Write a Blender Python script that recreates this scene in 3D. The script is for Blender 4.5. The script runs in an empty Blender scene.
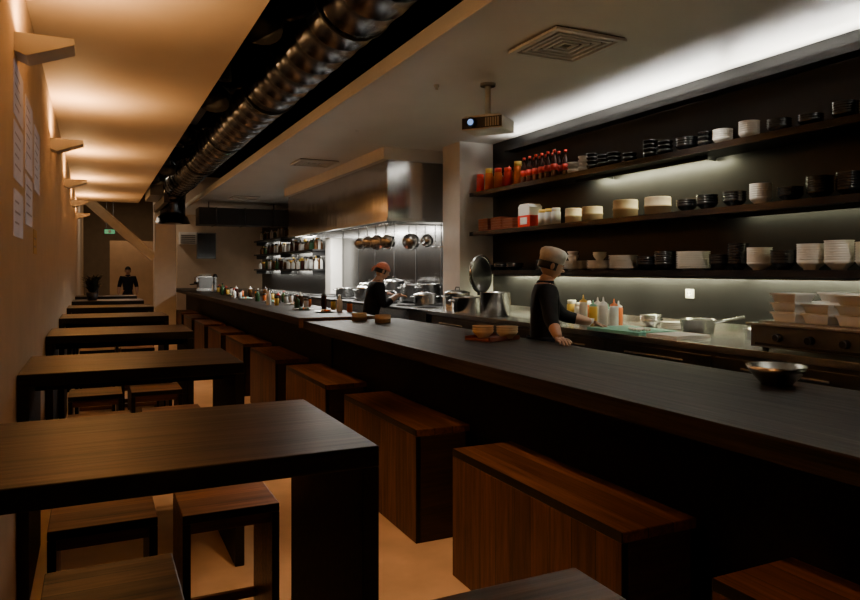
import bpy, bmesh, math, random
from mathutils import Vector, Matrix, Euler
random.seed(7)
scene = bpy.context.scene
COL = scene.collection

# ------------------------------------------------------------ materials
def newmat(name):
    m = bpy.data.materials.new(name); m.use_nodes = True
    nt = m.node_tree; p = nt.nodes['Principled BSDF']
    return m, nt, p

def mat(name, col, rough=.5, metal=0., emit=None, es=0., var=.12, scale=8., bump=0., coat=0., stretch=None, spec=None):
    m, nt, p = newmat(name)
    tc = nt.nodes.new('ShaderNodeTexCoord')
    n = nt.nodes.new('ShaderNodeTexNoise'); n.inputs['Scale'].default_value = scale
    n.inputs['Detail'].default_value = 4
    if stretch:
        mp = nt.nodes.new('ShaderNodeMapping'); mp.inputs['Scale'].default_value = stretch
        nt.links.new(tc.outputs['Object'], mp.inputs['Vector']); nt.links.new(mp.outputs['Vector'], n.inputs['Vector'])
    else:
        nt.links.new(tc.outputs['Object'], n.inputs['Vector'])
    r = nt.nodes.new('ShaderNodeValToRGB')
    r.color_ramp.elements[0].position = .3; r.color_ramp.elements[1].position = .7
    r.color_ramp.elements[0].color = [c*(1-var) for c in col]+[1]
    r.color_ramp.elements[1].color = [min(1, c*(1+var)) for c in col]+[1]
    nt.links.new(n.outputs['Fac'], r.inputs['Fac'])
    nt.links.new(r.outputs['Color'], p.inputs['Base Color'])
    p.inputs['Roughness'].default_value = rough
    p.inputs['Metallic'].default_value = metal
    if spec is not None: p.inputs['Specular IOR Level'].default_value = spec
    if coat: p.inputs['Coat Weight'].default_value = coat
    if emit:
        p.inputs['Emission Color'].default_value = list(emit)+[1]
        p.inputs['Emission Strength'].default_value = es
    if bump:
        b = nt.nodes.new('ShaderNodeBump'); b.inputs['Strength'].default_value = bump
        b.inputs['Distance'].default_value = .01
        nt.links.new(n.outputs['Fac'], b.inputs['Height'])
        nt.links.new(b.outputs['Normal'], p.inputs['Normal'])
    return m

def wood(name, c1, c2, stretch=(1.5, 30, 30), rough=.4, plank=None, plank_axis=1, bump=.15, gap=.03, spec=.5):
    m, nt, p = newmat(name)
    tc = nt.nodes.new('ShaderNodeTexCoord')
    mp = nt.nodes.new('ShaderNodeMapping'); mp.inputs['Scale'].default_value = stretch
    nt.links.new(tc.outputs['Object'], mp.inputs['Vector'])
    n = nt.nodes.new('ShaderNodeTexNoise'); n.inputs['Scale'].default_value = 1.0
    n.inputs['Detail'].default_value = 8; n.inputs['Roughness'].default_value = .65
    nt.links.new(mp.outputs['Vector'], n.inputs['Vector'])
    r = nt.nodes.new('ShaderNodeValToRGB')
    r.color_ramp.elements[0].position = .36; r.color_ramp.elements[1].position = .64
    r.color_ramp.elements[0].color = list(c1)+[1]; r.color_ramp.elements[1].color = list(c2)+[1]
    nt.links.new(n.outputs['Fac'], r.inputs['Fac'])
    out = r.outputs['Color']
    if plank:
        sep = nt.nodes.new('ShaderNodeSeparateXYZ'); nt.links.new(tc.outputs['Object'], sep.inputs['Vector'])
        d = nt.nodes.new('ShaderNodeMath'); d.operation = 'DIVIDE'; d.inputs[1].default_value = plank
        nt.links.new(sep.outputs[plank_axis], d.inputs[0])
        fl = nt.nodes.new('ShaderNodeMath'); fl.operation = 'FLOOR'; nt.links.new(d.outputs[0], fl.inputs[0])
        wn = nt.nodes.new('ShaderNodeTexWhiteNoise'); wn.noise_dimensions = '1D'
        nt.links.new(fl.outputs[0], wn.inputs['W'])
        mr = nt.nodes.new('ShaderNodeMapRange'); mr.inputs['To Min'].default_value = .65; mr.inputs['To Max'].default_value = 1.2
        nt.links.new(wn.outputs['Value'], mr.inputs['Value'])
        fr = nt.nodes.new('ShaderNodeMath'); fr.operation = 'FRACT'; nt.links.new(d.outputs[0], fr.inputs[0])
        gt = nt.nodes.new('ShaderNodeMath'); gt.operation = 'GREATER_THAN'; gt.inputs[1].default_value = gap
        nt.links.new(fr.outputs[0], gt.inputs[0])
        mu = nt.nodes.new('ShaderNodeMath'); mu.operation = 'MULTIPLY'
        nt.links.new(mr.outputs[0], mu.inputs[0]); nt.links.new(gt.outputs[0], mu.inputs[1])
        mx = nt.nodes.new('ShaderNodeVectorMath'); mx.operation = 'SCALE'
        nt.links.new(out, mx.inputs[0]); nt.links.new(mu.outputs[0], mx.inputs['Scale'])
        out = mx.outputs[0]
    nt.links.new(out, p.inputs['Base Color'])
    p.inputs['Specular IOR Level'].default_value = spec
    rr = nt.nodes.new('ShaderNodeMapRange'); rr.inputs['To Min'].default_value = rough+.14; rr.inputs['To Max'].default_value = rough-.08
    nt.links.new(n.outputs['Fac'], rr.inputs['Value']); nt.links.new(rr.outputs[0], p.inputs['Roughness'])
    b = nt.nodes.new('ShaderNodeBump'); b.inputs['Strength'].default_value = bump; b.inputs['Distance'].default_value = .004
    nt.links.new(n.outputs['Fac'], b.inputs['Height']); nt.links.new(b.outputs['Normal'], p.inputs['Normal'])
    return m

def glow(name, col, s):
    return mat(name, col, emit=col, es=s, var=.02)

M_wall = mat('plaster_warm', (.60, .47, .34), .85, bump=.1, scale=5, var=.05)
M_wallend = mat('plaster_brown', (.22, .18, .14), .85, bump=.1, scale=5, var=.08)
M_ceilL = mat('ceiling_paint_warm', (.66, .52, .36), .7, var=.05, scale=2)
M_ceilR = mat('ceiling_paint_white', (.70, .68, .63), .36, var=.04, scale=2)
M_white = mat('white_paint', (.68, .66, .62), .6, var=.04)
M_floor = mat('polished_concrete', (.64, .44, .28), .32, var=.14, scale=3.5)
M_kfloor = mat('kitchen_tile', (.10, .09, .08), .5)
M_black = mat('black_panel', (.008, .008, .009), .42, var=.3, scale=3, spec=.3)
M_void = mat('void_black', (.006, .006, .006), .9, spec=.1)
M_blackwood = wood('ebonised_oak', (.003, .0025, .002), (.010, .007, .005), (2, 38, 38), .5, spec=.25)
M_tablewood = wood('dark_table_wood', (.010, .005, .003), (.070, .034, .018), (2.0, 48, 48), .36, plank=.133, plank_axis=1, bump=.35, spec=.45)
M_barwood = wood('bar_top_wood', (.003, .0022, .0018), (.034, .023, .016), (42, 1.3, 42), .46, plank=.206, plank_axis=0, bump=.6, gap=.02, spec=.24)
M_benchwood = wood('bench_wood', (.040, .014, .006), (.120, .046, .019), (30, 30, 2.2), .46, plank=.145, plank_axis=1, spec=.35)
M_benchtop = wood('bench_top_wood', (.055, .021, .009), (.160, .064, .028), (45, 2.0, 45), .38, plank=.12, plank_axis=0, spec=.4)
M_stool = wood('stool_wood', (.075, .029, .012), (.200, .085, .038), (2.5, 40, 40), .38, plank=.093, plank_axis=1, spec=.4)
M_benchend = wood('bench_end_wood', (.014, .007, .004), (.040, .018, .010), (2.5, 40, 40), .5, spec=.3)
M_steel = mat('brushed_steel', (.58, .58, .57), .26, metal=1, var=.06, scale=14)
M_hood = mat('hood_steel', (.55, .55, .56), .15, metal=1, var=.10, scale=1.0, bump=.6, stretch=(2.0, 2.0, .7))
M_steeld = mat('dark_steel', (.22, .22, .22), .32, metal=1, var=.2, scale=4)
M_splash = mat('splashback_steel', (.10, .10, .10), .24, metal=1, var=.2, scale=3)
M_galv = mat('galvanised_duct', (.13, .135, .15), .26, metal=1, var=.4, scale=5)
M_iron = mat('cast_iron', (.012, .012, .013), .5)
M_blk = mat('black_glaze', (.012, .012, .014), .2)
M_wht = mat('white_china', (.80, .78, .73), .3, var=.03)
M_cream = mat('bamboo_cream', (.76, .62, .42), .6)
M_bamboo = wood('light_bamboo', (.40, .25, .12), (.60, .40, .20), (3, 30, 30), .55)
M_tan = wood('tan_edge_wood', (.10, .055, .028), (.20, .11, .055), (3, 30, 30), .5)
M_redwood = mat('red_lacquer', (.26, .075, .04), .4)
M_red = mat('red_plastic', (.70, .04, .03), .35)
M_orange = mat('orange_sauce', (.72, .17, .03), .35)
M_yellow = mat('yellow_label', (.80, .54, .10), .45)
M_cola = mat('cola_dark', (.045, .012, .01), .12)
M_green = mat('green_plastic', (.20, .50, .38), .45)
M_clear = mat('frosted_plastic', (.78, .78, .76), .3)
M_food = mat('white_food', (.78, .74, .64), .7, var=.25, scale=60)
M_glassg = mat('green_glass', (.03, .09, .04), .1)
M_glassb = mat('brown_glass', (.10, .045, .015), .1)
M_proj = mat('menu_sheet_glow', (.56, .53, .50), .8, var=.06, scale=20, emit=(.72, .76, .95), es=.06)  # faint bluish emission put into the sheets, standing in for projector light
M_ylw = mat('yellow_note', (.62, .42, .16), .8)
M_ink = mat('menu_ink', (.34, .30, .27), .8)
M_skin = mat('skin', (.50, .29, .20), .5, var=.05)
M_hair = mat('dark_hair', (.012, .009, .008), .5)
M_jacket = mat('black_jacket', (.007, .007, .009), .85, bump=.25, scale=25, spec=.2)
M_trous = mat('dark_trousers', (.012, .012, .015), .85, spec=.2)
M_apron = mat('navy_apron', (.010, .011, .018), .85, spec=.2)
M_hat = mat('white_cap', (.74, .73, .70), .8, bump=.2, scale=25)
M_band = mat('rust_bandana', (.62, .20, .12), .75, var=.4, scale=90)
M_eyew = mat('eye_white', (.7, .7, .68), .3)
M_eye = mat('eye_dark', (.02, .012, .01), .2)
M_lip = mat('lips', (.36, .13, .10), .5)
M_leaf = mat('plant_leaf', (.012, .02, .010), .7)
M_pot = mat('plant_pot', (.03, .025, .025), .5)
M_led = glow('led_strip', (1, .93, .72), 2.5)
M_lamp = glow('hood_lamp_glow', (1, .90, .72), 14)
M_exit = glow('exit_sign_glow', (.25, .9, .45), .3)
M_lens = mat('lens_glass', (.05, .08, .16), .08, emit=(.3, .5, 1), es=1.0)

# ------------------------------------------------------------ builder
class B:
    def __init__(s):
        s.bm = bmesh.new(); s.m = []; s.M = Matrix.Identity(4)
    def mi(s, m):
        if m not in s.m: s.m.append(m)
        return s.m.index(m)
    def v(s, p): return s.bm.verts.new(s.M @ Vector(p))
    def f(s, vs, m, smooth=False):
        try: fc = s.bm.faces.new(vs)
        except ValueError: return None
        fc.material_index = s.mi(m); fc.smooth = smooth; return fc
    def box(s, x0, x1, y0, y1, z0, z1, m):
        v = [s.v((x, y, z)) for z in (z0, z1) for y in (y0, y1) for x in (x0, x1)]
        for q in ((0, 2, 3, 1), (4, 5, 7, 6), (0, 1, 5, 4), (2, 6, 7, 3), (0, 4, 6, 2), (1, 3, 7, 5)):
            s.f([v[i] for i in q], m)
    def tub(s, x, y, z, a, b_, h, t, m):
        """tapered rectangular tub with rim"""
        lo = [s.v((x+sx*a*t, y+sy*b_*t, z)) for sx, sy in ((-1, -1), (1, -1), (1, 1), (-1, 1))]
        hi = [s.v((x+sx*a, y+sy*b_, z+h)) for sx, sy in ((-1, -1), (1, -1), (1, 1), (-1, 1))]
        s.f(lo[::-1], m); s.f(hi, m)
        for i in range(4):
            j = (i+1) % 4; s.f([lo[i], lo[j], hi[j], hi[i]], m)
        s.box(x-a*1.05, x+a*1.05, y-b_*1.05, y+b_*1.05, z+h-.008, z+h+.002, m)
    def lathe(s, prof, c, m, seg=24, T=None, smooth=True):
        T = T or Matrix.Identity(4)
        rings = []
        for q in prof:
            r, z = q[0], q[1]
            if r < 1e-5:
                rings.append([s.v(T @ Vector((0, 0, z)) + Vector(c))])
            else:
                rings.append([s.v(T @ Vector((r*math.cos(2*math.pi*i/seg), r*math.sin(2*math.pi*i/seg), z)) + Vector(c)) for i in range(seg)])
        for k in range(len(rings)-1):
            a, b = rings[k], rings[k+1]
            mm = prof[k+1][2] if len(prof[k+1]) > 2 else m
            for i in range(seg):
                j = (i+1) % seg
                if len(a) == 1 and len(b) == 1: continue
                if len(a) == 1: s.f([a[0], b[j], b[i]][::-1], mm, smooth)
                elif len(b) == 1: s.f([a[i], a[j], b[0]], mm, smooth)
                else: s.f([a[i], a[j], b[j], b[i]], mm, smooth)
    def cyl(s, p0, p1, r0, r1, m, seg=16):
        p0 = Vector(p0); p1 = Vector(p1); d = p1-p0
        T = d.to_track_quat('Z', 'Y').to_matrix().to_4x4()
        L = d.length
        s.lathe([(0, 0), (r0, 0), (r0, 0), (r1, L), (r1, L), (0, L)], p0, m, seg, T)
    def tube(s, path, r, m, seg=10):
        path = [Vector(p) for p in path]
        rings = []
        for i, p in enumerate(path):
            d = (path[min(i+1, len(path)-1)] - path[max(i-1, 0)]).normalized()
            q = d.to_track_quat('Z', 'Y')
            rr = r[i] if isinstance(r, (list, tuple)) else r
            rings.append([s.v(p + q @ Vector((rr*math.cos(2*math.pi*k/seg), rr*math.sin(2*math.pi*k/seg), 0))) for k in range(seg)])
        for a, b in zip(rings, rings[1:]):
            for k in range(seg):
                j = (k+1) % seg; s.f([a[k], a[j], b[j], b[k]], m, True)
        s.f(rings[0][::-1], m); s.f(rings[-1], m)
    def ell(s, c, r, m, seg=16, rings=10, R=None, fn=None):
        R = R or Matrix.Identity(3)
        rr = []
        for i in range(rings+1):
            t = math.pi*i/rings; z = -math.cos(t); q = math.sin(t)
            n = 1 if i in (0, rings) else seg
            row = []
            for k in range(n):
                a = 2*math.pi*k/seg
                p = Vector((q*math.cos(a), q*math.sin(a), z))
                if fn: p = fn(p)
                row.append(s.v(R @ Vector((p.x*r[0], p.y*r[1], p.z*r[2])) + Vector(c)))
            rr.append(row)
        for a, b in zip(rr, rr[1:]):
            for k in range(seg):
                j = (k+1) % seg
                if len(a) == 1: s.f([a[0], b[j], b[k]], m, True)
                elif len(b) == 1: s.f([a[k], a[j], b[0]], m, True)
                else: s.f([a[k], a[j], b[j], b[k]], m, True)
    def prism(s, poly, lo, hi, axis, m):
        def mk(p, t):
            if axis == 0: return (t, p[0], p[1])
            if axis == 1: return (p[0], t, p[1])
            return (p[0], p[1], t)
        a = [s.v(mk(p, lo)) for p in poly]; b = [s.v(mk(p, hi)) for p in poly]
        s.f(a[::-1], m); s.f(b, m)
        n = len(poly)
        for i in range(n):
            j = (i+1) % n; s.f([a[i], a[j], b[j], b[i]], m)
    def mesh(s, name):
        bmesh.ops.recalc_face_normals(s.bm, faces=s.bm.faces)
        me = bpy.data.meshes.new(name); s.bm.to_mesh(me); s.bm.free()
        for m in s.m: me.materials.append(m)
        return me
    def done(s, name, loc=(0, 0, 0), bevel=0., rotz=0.):
        return place(s.mesh(name), name, loc, bevel, rotz)

def place(me, name, loc=(0, 0, 0), bevel=0., rotz=0.):
    ob = bpy.data.objects.new(name, me); COL.objects.link(ob)
    ob.location = loc; ob.rotation_euler[2] = rotz
    if bevel:
        bv = ob.modifiers.new('bevel', 'BEVEL'); bv.width = bevel; bv.segments = 2
        bv.limit_method = 'ANGLE'; bv.angle_limit = math.radians(50)
    return ob

def area(name, loc, rot, sx, sy, power, col):
    l = bpy.data.lights.new(name, 'AREA'); l.shape = 'RECTANGLE'; l.size = sx; l.size_y = sy
    l.energy = power; l.color = col
    o = bpy.data.objects.new(name, l); COL.objects.link(o); o.location = loc; o.rotation_euler = rot
    return o
def spot(name, loc, target, power, col, angle=60, blend=.6, r=.04):
    l = bpy.data.lights.new(name, 'SPOT'); l.energy = power; l.color = col
    l.spot_size = math.radians(angle); l.spot_blend = blend; l.shadow_soft_size = r
    o = bpy.data.objects.new(name, l); COL.objects.link(o); o.location = loc
    o.rotation_euler = (Vector(target)-Vector(loc)).to_track_quat('-Z', 'Y').to_euler()
    return o

# ------------------------------------------------------------ room shell
H = 3.07
XW, XB = -.34, 4.2
YN, YF = -2.0, 26.0
def slab(name, *a):
    b = B(); b.box(*a); return b.done(name)
slab('floor', XW-.1, XB+.1, YN, 28.6, -.1, 0, M_floor)
slab('wall_left', XW-.1, XW, YN, 28.6, 0, 4.1, M_wall)
b = B(); b.box(XB, XB+.1, YN, 7.5, 0, 4.1, M_black); b.box(XB, XB+.1, 7.5, 12.6, 0, 4.1, M_splash)
b.box(XB, XB+.1, 12.6, 28.6, 0, 4.1, M_black)
for i in range(7): b.box(XB-.004, XB, 7.6+i*.82, 7.612+i*.82, 1.16, 3.0, M_iron)
b.done('wall_right')
slab('wall_back', XW, XB, YN-.1, YN, 0, 4.1, M_void)
b = B()
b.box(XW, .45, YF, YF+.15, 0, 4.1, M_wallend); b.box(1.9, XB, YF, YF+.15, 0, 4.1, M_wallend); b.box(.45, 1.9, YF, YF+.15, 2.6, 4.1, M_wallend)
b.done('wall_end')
slab('wall_entry', XW, XB, 28.5, 28.6, 0, 4.1, M_wall)
slab('wall_kitchen_end', 1.95, XB, 19.6, 19.75, 0, 4.1, M_wall)
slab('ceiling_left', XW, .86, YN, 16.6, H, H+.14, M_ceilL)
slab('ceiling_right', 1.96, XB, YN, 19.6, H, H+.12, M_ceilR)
slab('ceiling', XW-.1, XB+.1, YN, 28.6, 4.1, 4.2, M_void)
slab('trim_1', 1.935, 1.96, YN, 19.6, H-.015, H+.02, M_white)
slab('pier_white', 3.76, 4.2, 7.07, 7.5, 0, H, M_white)
slab('pillar_white', 3.98, 4.2, 12.62, 12.95, 0, H, M_white)
slab('kitchen_floor', 2.885, 4.2, YN, 19.6, 0, .15, M_kfloor)
b = B(); b.box(1.22, 1.68, 17.0, 17.45, 0, 4.1, M_white); b.box(1.18, 1.72, 16.96, 17.49, 0, .12, M_white); b.done('structural_column')
b = B()
b.M = Matrix.Translation((-.32, 17.2, 3.30)) @ Matrix.Rotation(math.atan2(1.42, 1.54), 4, 'Y')
b.box(0, 2.10, -.08, .08, -.10, -.07, M_white); b.box(0, 2.10, -.08, .08, .07, .10, M_white); b.box(0, 2.10, -.012, .012, -.07, .07, M_white)
b.done('steel_brace_beam')
slab('bulkhead_white', 3.10, 4.2, 7.75, 12.6, 2.925, H, M_white)
b = B(); b.box(1.97, 3.95, 15.3, 15.9, 2.56, 2.92, M_iron)
for x in (2.3, 2.9, 3.5): b.box(x, x+.03, 15.28, 15.92, 2.55, 2.93, M_galv)
for x in (2.2, 3.6): b.cyl((x, 15.6, 2.92), (x, 15.6, H), .012, .012, M_galv, 8)
b.done('rectangular_air_duct')

# ------------------------------------------------------------ ducts in the ceiling void
def spiral_duct(name, x, z, r, y0, y1, step=.32, extra=None):
    b = B(); prof = []
    n = int((y1-y0)/step)
    for i in range(n+1):
        t = i*step
        prof += [(r, t), (r, t+step*.9), (r+.006, t+step*.93), (r+.006, t+step*.97)]
    T = Matrix.Rotation(-math.pi/2, 4, 'X')
    b.lathe([(0, 0)] + prof + [(0, prof[-1][1])], (x, y0, z), M_galv, 28, T)
    y = y0+1
    while y < y1:
        b.tube([(x+(r+.01)*math.cos(a), y, z+(r+.01)*math.sin(a)) for a in [math.pi+k*math.pi/10 for k in range(0, 11)]], .01, M_iron, 6)
        b.cyl((x-r-.01, y, z), (x-r-.01, y, 4.1), .008, .008, M_iron, 6)
        b.cyl((x+r+.01, y, z), (x+r+.01, y, 4.1), .008, .008, M_iron, 6)
        y += 2.4
    if extra: extra(b)
    return b.done(name)
def branches(b):
    # flexible corrugated take-offs curling toward the aisle ceiling
    for y, dr in ((4.9, .0), (6.9, .04), (9.2, -.03), (11.6, .05), (13.4, .0)):
        P = []
        for k in range(19):
            t = k/18
            P.append((1.42-.46*t, y-.35*t*t, 3.42+.16*math.sin(t*2.4)-.30*t*t-dr*t))
        b.tube(P, [.135+(.014 if k % 2 else 0) for k in range(19)], M_galv, 18)
        b.cyl(P[-1], (P[-1][0]-.02, P[-1][1]-.03, P[-1][2]-.07), .16, .16, M_iron, 18)
    b.tube([(1.5, 15.2, 3.35), (1.5, 15.7, 3.3), (1.5, 15.9, 3.05), (1.5, 15.9, 2.75)], .26, M_galv, 20)
    b.cyl((1.5, 15.9, 2.75), (1.5, 15.9, 2.6), .3, .36, M_galv, 20)
spiral_duct('spiral_air_duct', 1.52, 3.36, .26, -1.5, 15.3, extra=branches)
spiral_duct('spiral_air_duct', 1.16, 3.88, .12, -1.5, 15.0)
b = B(); b.box(.90, 1.10, 7.4, 8.8, 3.34, 3.62, M_iron); b.box(.90, 1.12, 13.6, 15.0, 2.96, 3.30, M_steeld); b.box(1.14, 1.22, 13.7, 16.2, 2.84, 3.0, M_iron)
for y in (7.6, 8.6): b.cyl((1.0, y, 3.62), (1.0, y, 4.1), .01, .01, M_iron, 6)
for y in (13.8, 14.8): b.cyl((1.0, y, 3.3), (1.0, y, 4.1), .01, .01, M_iron, 6)
for y in (13.9, 16.0): b.cyl((1.18, y, 3.0), (1.18, y, 4.1), .01, .01, M_iron, 6)
b.done('ventilation_unit')
b = B()
for x in (1.70, 1.88): b.box(x-.01, x+.01, -1.5, 16, 3.78, 3.84, M_iron)
for i in range(40): b.box(1.70, 1.88, -1.4+i*.43, -1.36+i*.43, 3.78, 3.80, M_iron)
for i in range(8): b.cyl((1.79, -1+i*2.2, 3.8), (1.79, -1+i*2.2, 4.1), .008, .008, M_iron, 6)
b.tube([(1.74, -1.5, 3.83), (1.75, 6, 3.83), (1.74, 16, 3.83)], .02, M_iron); b.tube([(1.82, -1.5, 3.83), (1.81, 6, 3.83), (1.82, 16, 3.83)], .025, M_iron)
b.done('cable_tray')

# ------------------------------------------------------------ ceiling vents
def vent(x, y, s=.27):
    b = B(); z = H-.001
    rings = ((1, .86), (.76, .68), (.58, .50), (.40, .32), (.22, .14))
    for k, (a0, a1) in enumerate(rings):
        o, i = s*a0, s*a1; t = z-.026+.002*k
        b.box(x-o, x+o, y-o, y-i, t, z-.008, M_white); b.box(x-o, x+o, y+i, y+o, t, z-.008, M_white)
        b.box(x-o, x-i, y-i, y+i, t, z-.008, M_white); b.box(x+i, x+o, y-i, y+i, t, z-.008, M_white)
    b.box(x-s*.97, x+s*.97, y-s*.97, y+s*.97, z-.008, z, M_iron)
    b.done('ceiling_air_vent')
vent(2.76, 3.72); vent(2.70, 9.3); vent(2.73, 14.4)
b = B(); x, y = 2.45, 5.0
b.cyl((x, y, H), (x, y, H-.008), .022, .022, M_white); b.cyl((x, y, H-.008), (x, y, H-.03), .007, .005, M_white); b.cyl((x, y, H-.03), (x, y, H-.033), .012, .012, M_white)
b.done('fire_sprinkler')

# ------------------------------------------------------------ projector
b = B()
px, py = 2.80, 4.79
b.cyl((px, py, H), (px, py, H-.02), .06, .06, M_white, 24); b.cyl((px, py, H-.02), (px, py, 2.82), .022, .022, M_white, 16)
b.box(px-.05, px+.05, py-.05, py+.05, 2.80, 2.825, M_white)
R = Matrix.Translation((px, py, 2.745)) @ Matrix.Rotation(math.radians(-52), 4, 'Z')
b.M = R
pr = [(-.17, -.05), (-.15, -.055), (.15, -.055), (.17, -.05), (.17, .035), (.145, .055), (-.145, .055), (-.17, .035)]
b.prism(pr, -.13, .13, 1, M_white)
b.box(-.165, .165, -.134, -.13, -.045, .04, M_iron)
b.cyl((-.08, -.13, 0), (-.08, -.165, 0), .042, .038, M_iron, 20); b.cyl((-.08, -.165, 0), (-.08, -.168, 0), .024, .024, M_lens, 20)
for i in range(6): b.box(.03+i*.02, .04+i*.02, -.137, -.134, -.035, .03, M_steeld)
for i in range(5): b.box(-.172, -.17, -.09+i*.035, -.075+i*.035, -.03, .025, M_iron)
b.done('ceiling_projector')

# ------------------------------------------------------------ sconces + menu sheets on left wall
SC = [.95, 3.85, 6.75, 9.65, 12.5, 15.3]
for y in SC:
    b = B()
    z0 = 2.62
    b.prism([(XW, z0), (XW+.05, z0-.02), (XW+.25, z0+.055), (XW+.25, z0+.085), (XW+.235, z0+.085), (XW+.06, z0+.01), (XW, z0+.03)], y-.09, y+.09, 1, M_white)
    b.prism([(XW, z0), (XW+.05, z0-.02), (XW+.25, z0+.055), (XW+.25, z0+.085), (XW, z0+.085)], y-.095, y-.088, 1, M_white)
    b.prism([(XW, z0), (XW+.05, z0-.02), (XW+.25, z0+.055), (XW+.25, z0+.085), (XW, z0+.085)], y+.088, y+.095, 1, M_white)
    b.done('wall_sconce')
    o = area('sconce_uplight', (XW+.17, y, z0+.075), (math.pi, math.radians(14), 0), .10, .14, 26, (1, .55, .22))
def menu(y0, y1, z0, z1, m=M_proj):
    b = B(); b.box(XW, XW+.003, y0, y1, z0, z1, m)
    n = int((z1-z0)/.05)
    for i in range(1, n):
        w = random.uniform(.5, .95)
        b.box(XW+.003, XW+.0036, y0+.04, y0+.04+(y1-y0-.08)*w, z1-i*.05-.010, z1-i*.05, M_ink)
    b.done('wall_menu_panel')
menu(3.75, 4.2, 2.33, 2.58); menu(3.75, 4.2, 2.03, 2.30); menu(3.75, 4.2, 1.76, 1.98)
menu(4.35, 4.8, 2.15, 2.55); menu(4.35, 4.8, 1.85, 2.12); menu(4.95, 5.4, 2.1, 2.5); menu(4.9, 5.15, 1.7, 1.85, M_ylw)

# ------------------------------------------------------------ tables
b = B()
W = 1.065; D = .8; Ht = 1.10
b.box(0, W, 0, D, Ht-.06, Ht, M_tablewood)
b.box(0, .05, .0, D, 0, Ht-.06, M_blackwood); b.box(W-.05, W, .0, D, 0, Ht-.06, M_blackwood)
b.box(.05, W-.05, D*.5-.02, D*.5+.02, Ht-.14, Ht-.06, M_blackwood)
table_me = b.mesh('bar_table')
TY = [.16, 1.86, 3.85, 6.0, 8.15, 10.3, 12.45, 14.6]
for y in TY: place(table_me, 'bar_table', (XW+.005, y, 0), .004)
# ------------------------------------------------------------ stools
b = B(); S = .37; hs = .665
b.box(0, S, 0, S, hs-.035, hs, M_stool)
b.box(0, .03, 0, S, 0, hs-.035, M_stool); b.box(S-.03, S, 0, S, 0, hs-.035, M_stool)
b.box(.03, S-.03, .03, .055, .16, .20, M_stool); b.box(.03, S-.03, S-.055, S-.03, .16, .20, M_stool)
b.box(.03, S-.03, .03, .05, hs-.085, hs-.035, M_stool); b.box(.03, S-.03, S-.05, S-.03, hs-.085, hs-.035, M_stool)
stool_me = b.mesh('wooden_stool')
for x, y in [(.30, 2.8), (-.155, 2.84), (-.14, 2.09)]:
    place(stool_me, 'wooden_stool', (x, y, 0), .004)
for ty in TY[2:]:
    place(stool_me, 'wooden_stool', (-.16, ty+.87, 0), .004); place(stool_me, 'wooden_stool', (.28, ty+.9, 0), .004)
    if ty > 5: place(stool_me, 'wooden_stool', (-.18, ty-.22, 0), .004); place(stool_me, 'wooden_stool', (.25, ty-.2, 0), .004)
# ------------------------------------------------------------ benches
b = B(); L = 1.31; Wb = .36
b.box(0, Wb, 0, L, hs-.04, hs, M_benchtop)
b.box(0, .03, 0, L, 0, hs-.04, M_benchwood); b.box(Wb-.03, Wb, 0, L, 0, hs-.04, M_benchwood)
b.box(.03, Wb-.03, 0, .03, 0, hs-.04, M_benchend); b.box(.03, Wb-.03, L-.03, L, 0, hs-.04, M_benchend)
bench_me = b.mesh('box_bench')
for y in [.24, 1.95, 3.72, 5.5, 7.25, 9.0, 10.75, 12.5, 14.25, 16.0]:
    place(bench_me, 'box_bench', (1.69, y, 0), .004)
# ------------------------------------------------------------ bar counter
b = B()
b.box(1.84, 2.85, YN+.05, 6.72, 1.02, 1.10, M_barwood)
b.box(2.14, 2.80, YN+.1, 6.70, 0, 1.02, M_blackwood)
b.box(2.10, 2.14, YN+.1, 6.7, .93, 1.02, M_blackwood)
b.tube([(2.09, YN+.2, .2), (2.09, 6.6, .2)], .018, M_steeld)
for i in range(5): b.cyl((2.09, -1.5+i*1.9, .2), (2.14, -1.5+i*1.9, .2), .012, .012, M_steeld, 8)
b.done('bar_counter', bevel=.004)
b = B()
b.box(1.80, 2.62, 6.74, 19.3, 1.06, 1.13, M_barwood)
b.box(2.14, 2.58, 6.76, 19.2, 0, 1.06, M_blackwood)
b.box(1.80, 2.62, 6.735, 6.75, 1.03, 1.13, M_tan)
b.box(2.58, 2.84, 6.76, 19.2, 0, .98, M_steeld)
b.done('bar_counter', bevel=.004)

# ------------------------------------------------------------ kitchen counters
b = B(); kz = 1.15
b.box(3.33, 4.195, YN+.05, 7.05, kz-.04, kz, M_steel)
b.box(3.38, 4.19, YN+.1, 7.03, .25, kz-.04, M_steeld)
b.box(3.42, 4.19, YN+.1, 7.03, .15, .25, M_iron)
for i in range(9):
    y = -1.8+i*.98
    b.box(3.372, 3.38, y, y+.94, .3, kz-.07, M_steeld); b.cyl((3.355, y+.2, kz-.12), (3.355, y+.74, kz-.12), .009, .009, M_steel, 8)
b.box(4.17, 4.195, YN+.05, 7.05, kz, kz+.06, M_steel)
b.done('kitchen_prep_counter', bevel=.003)
b = B()
b.box(3.33, 3.755, 7.06, 7.53, .15, kz-.02, M_steeld); b.box(3.33, 3.755, 7.06, 7.53, kz-.02, kz, M_steel)
b.box(3.33, 4.19, 7.53, 12.6, .25, kz-.03, M_steel); b.box(3.40, 4.19, 7.53, 12.6, .15, .25, M_iron)
b.box(3.30, 4.19, 7.53, 12.6, kz-.03, kz, M_iron)
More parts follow.
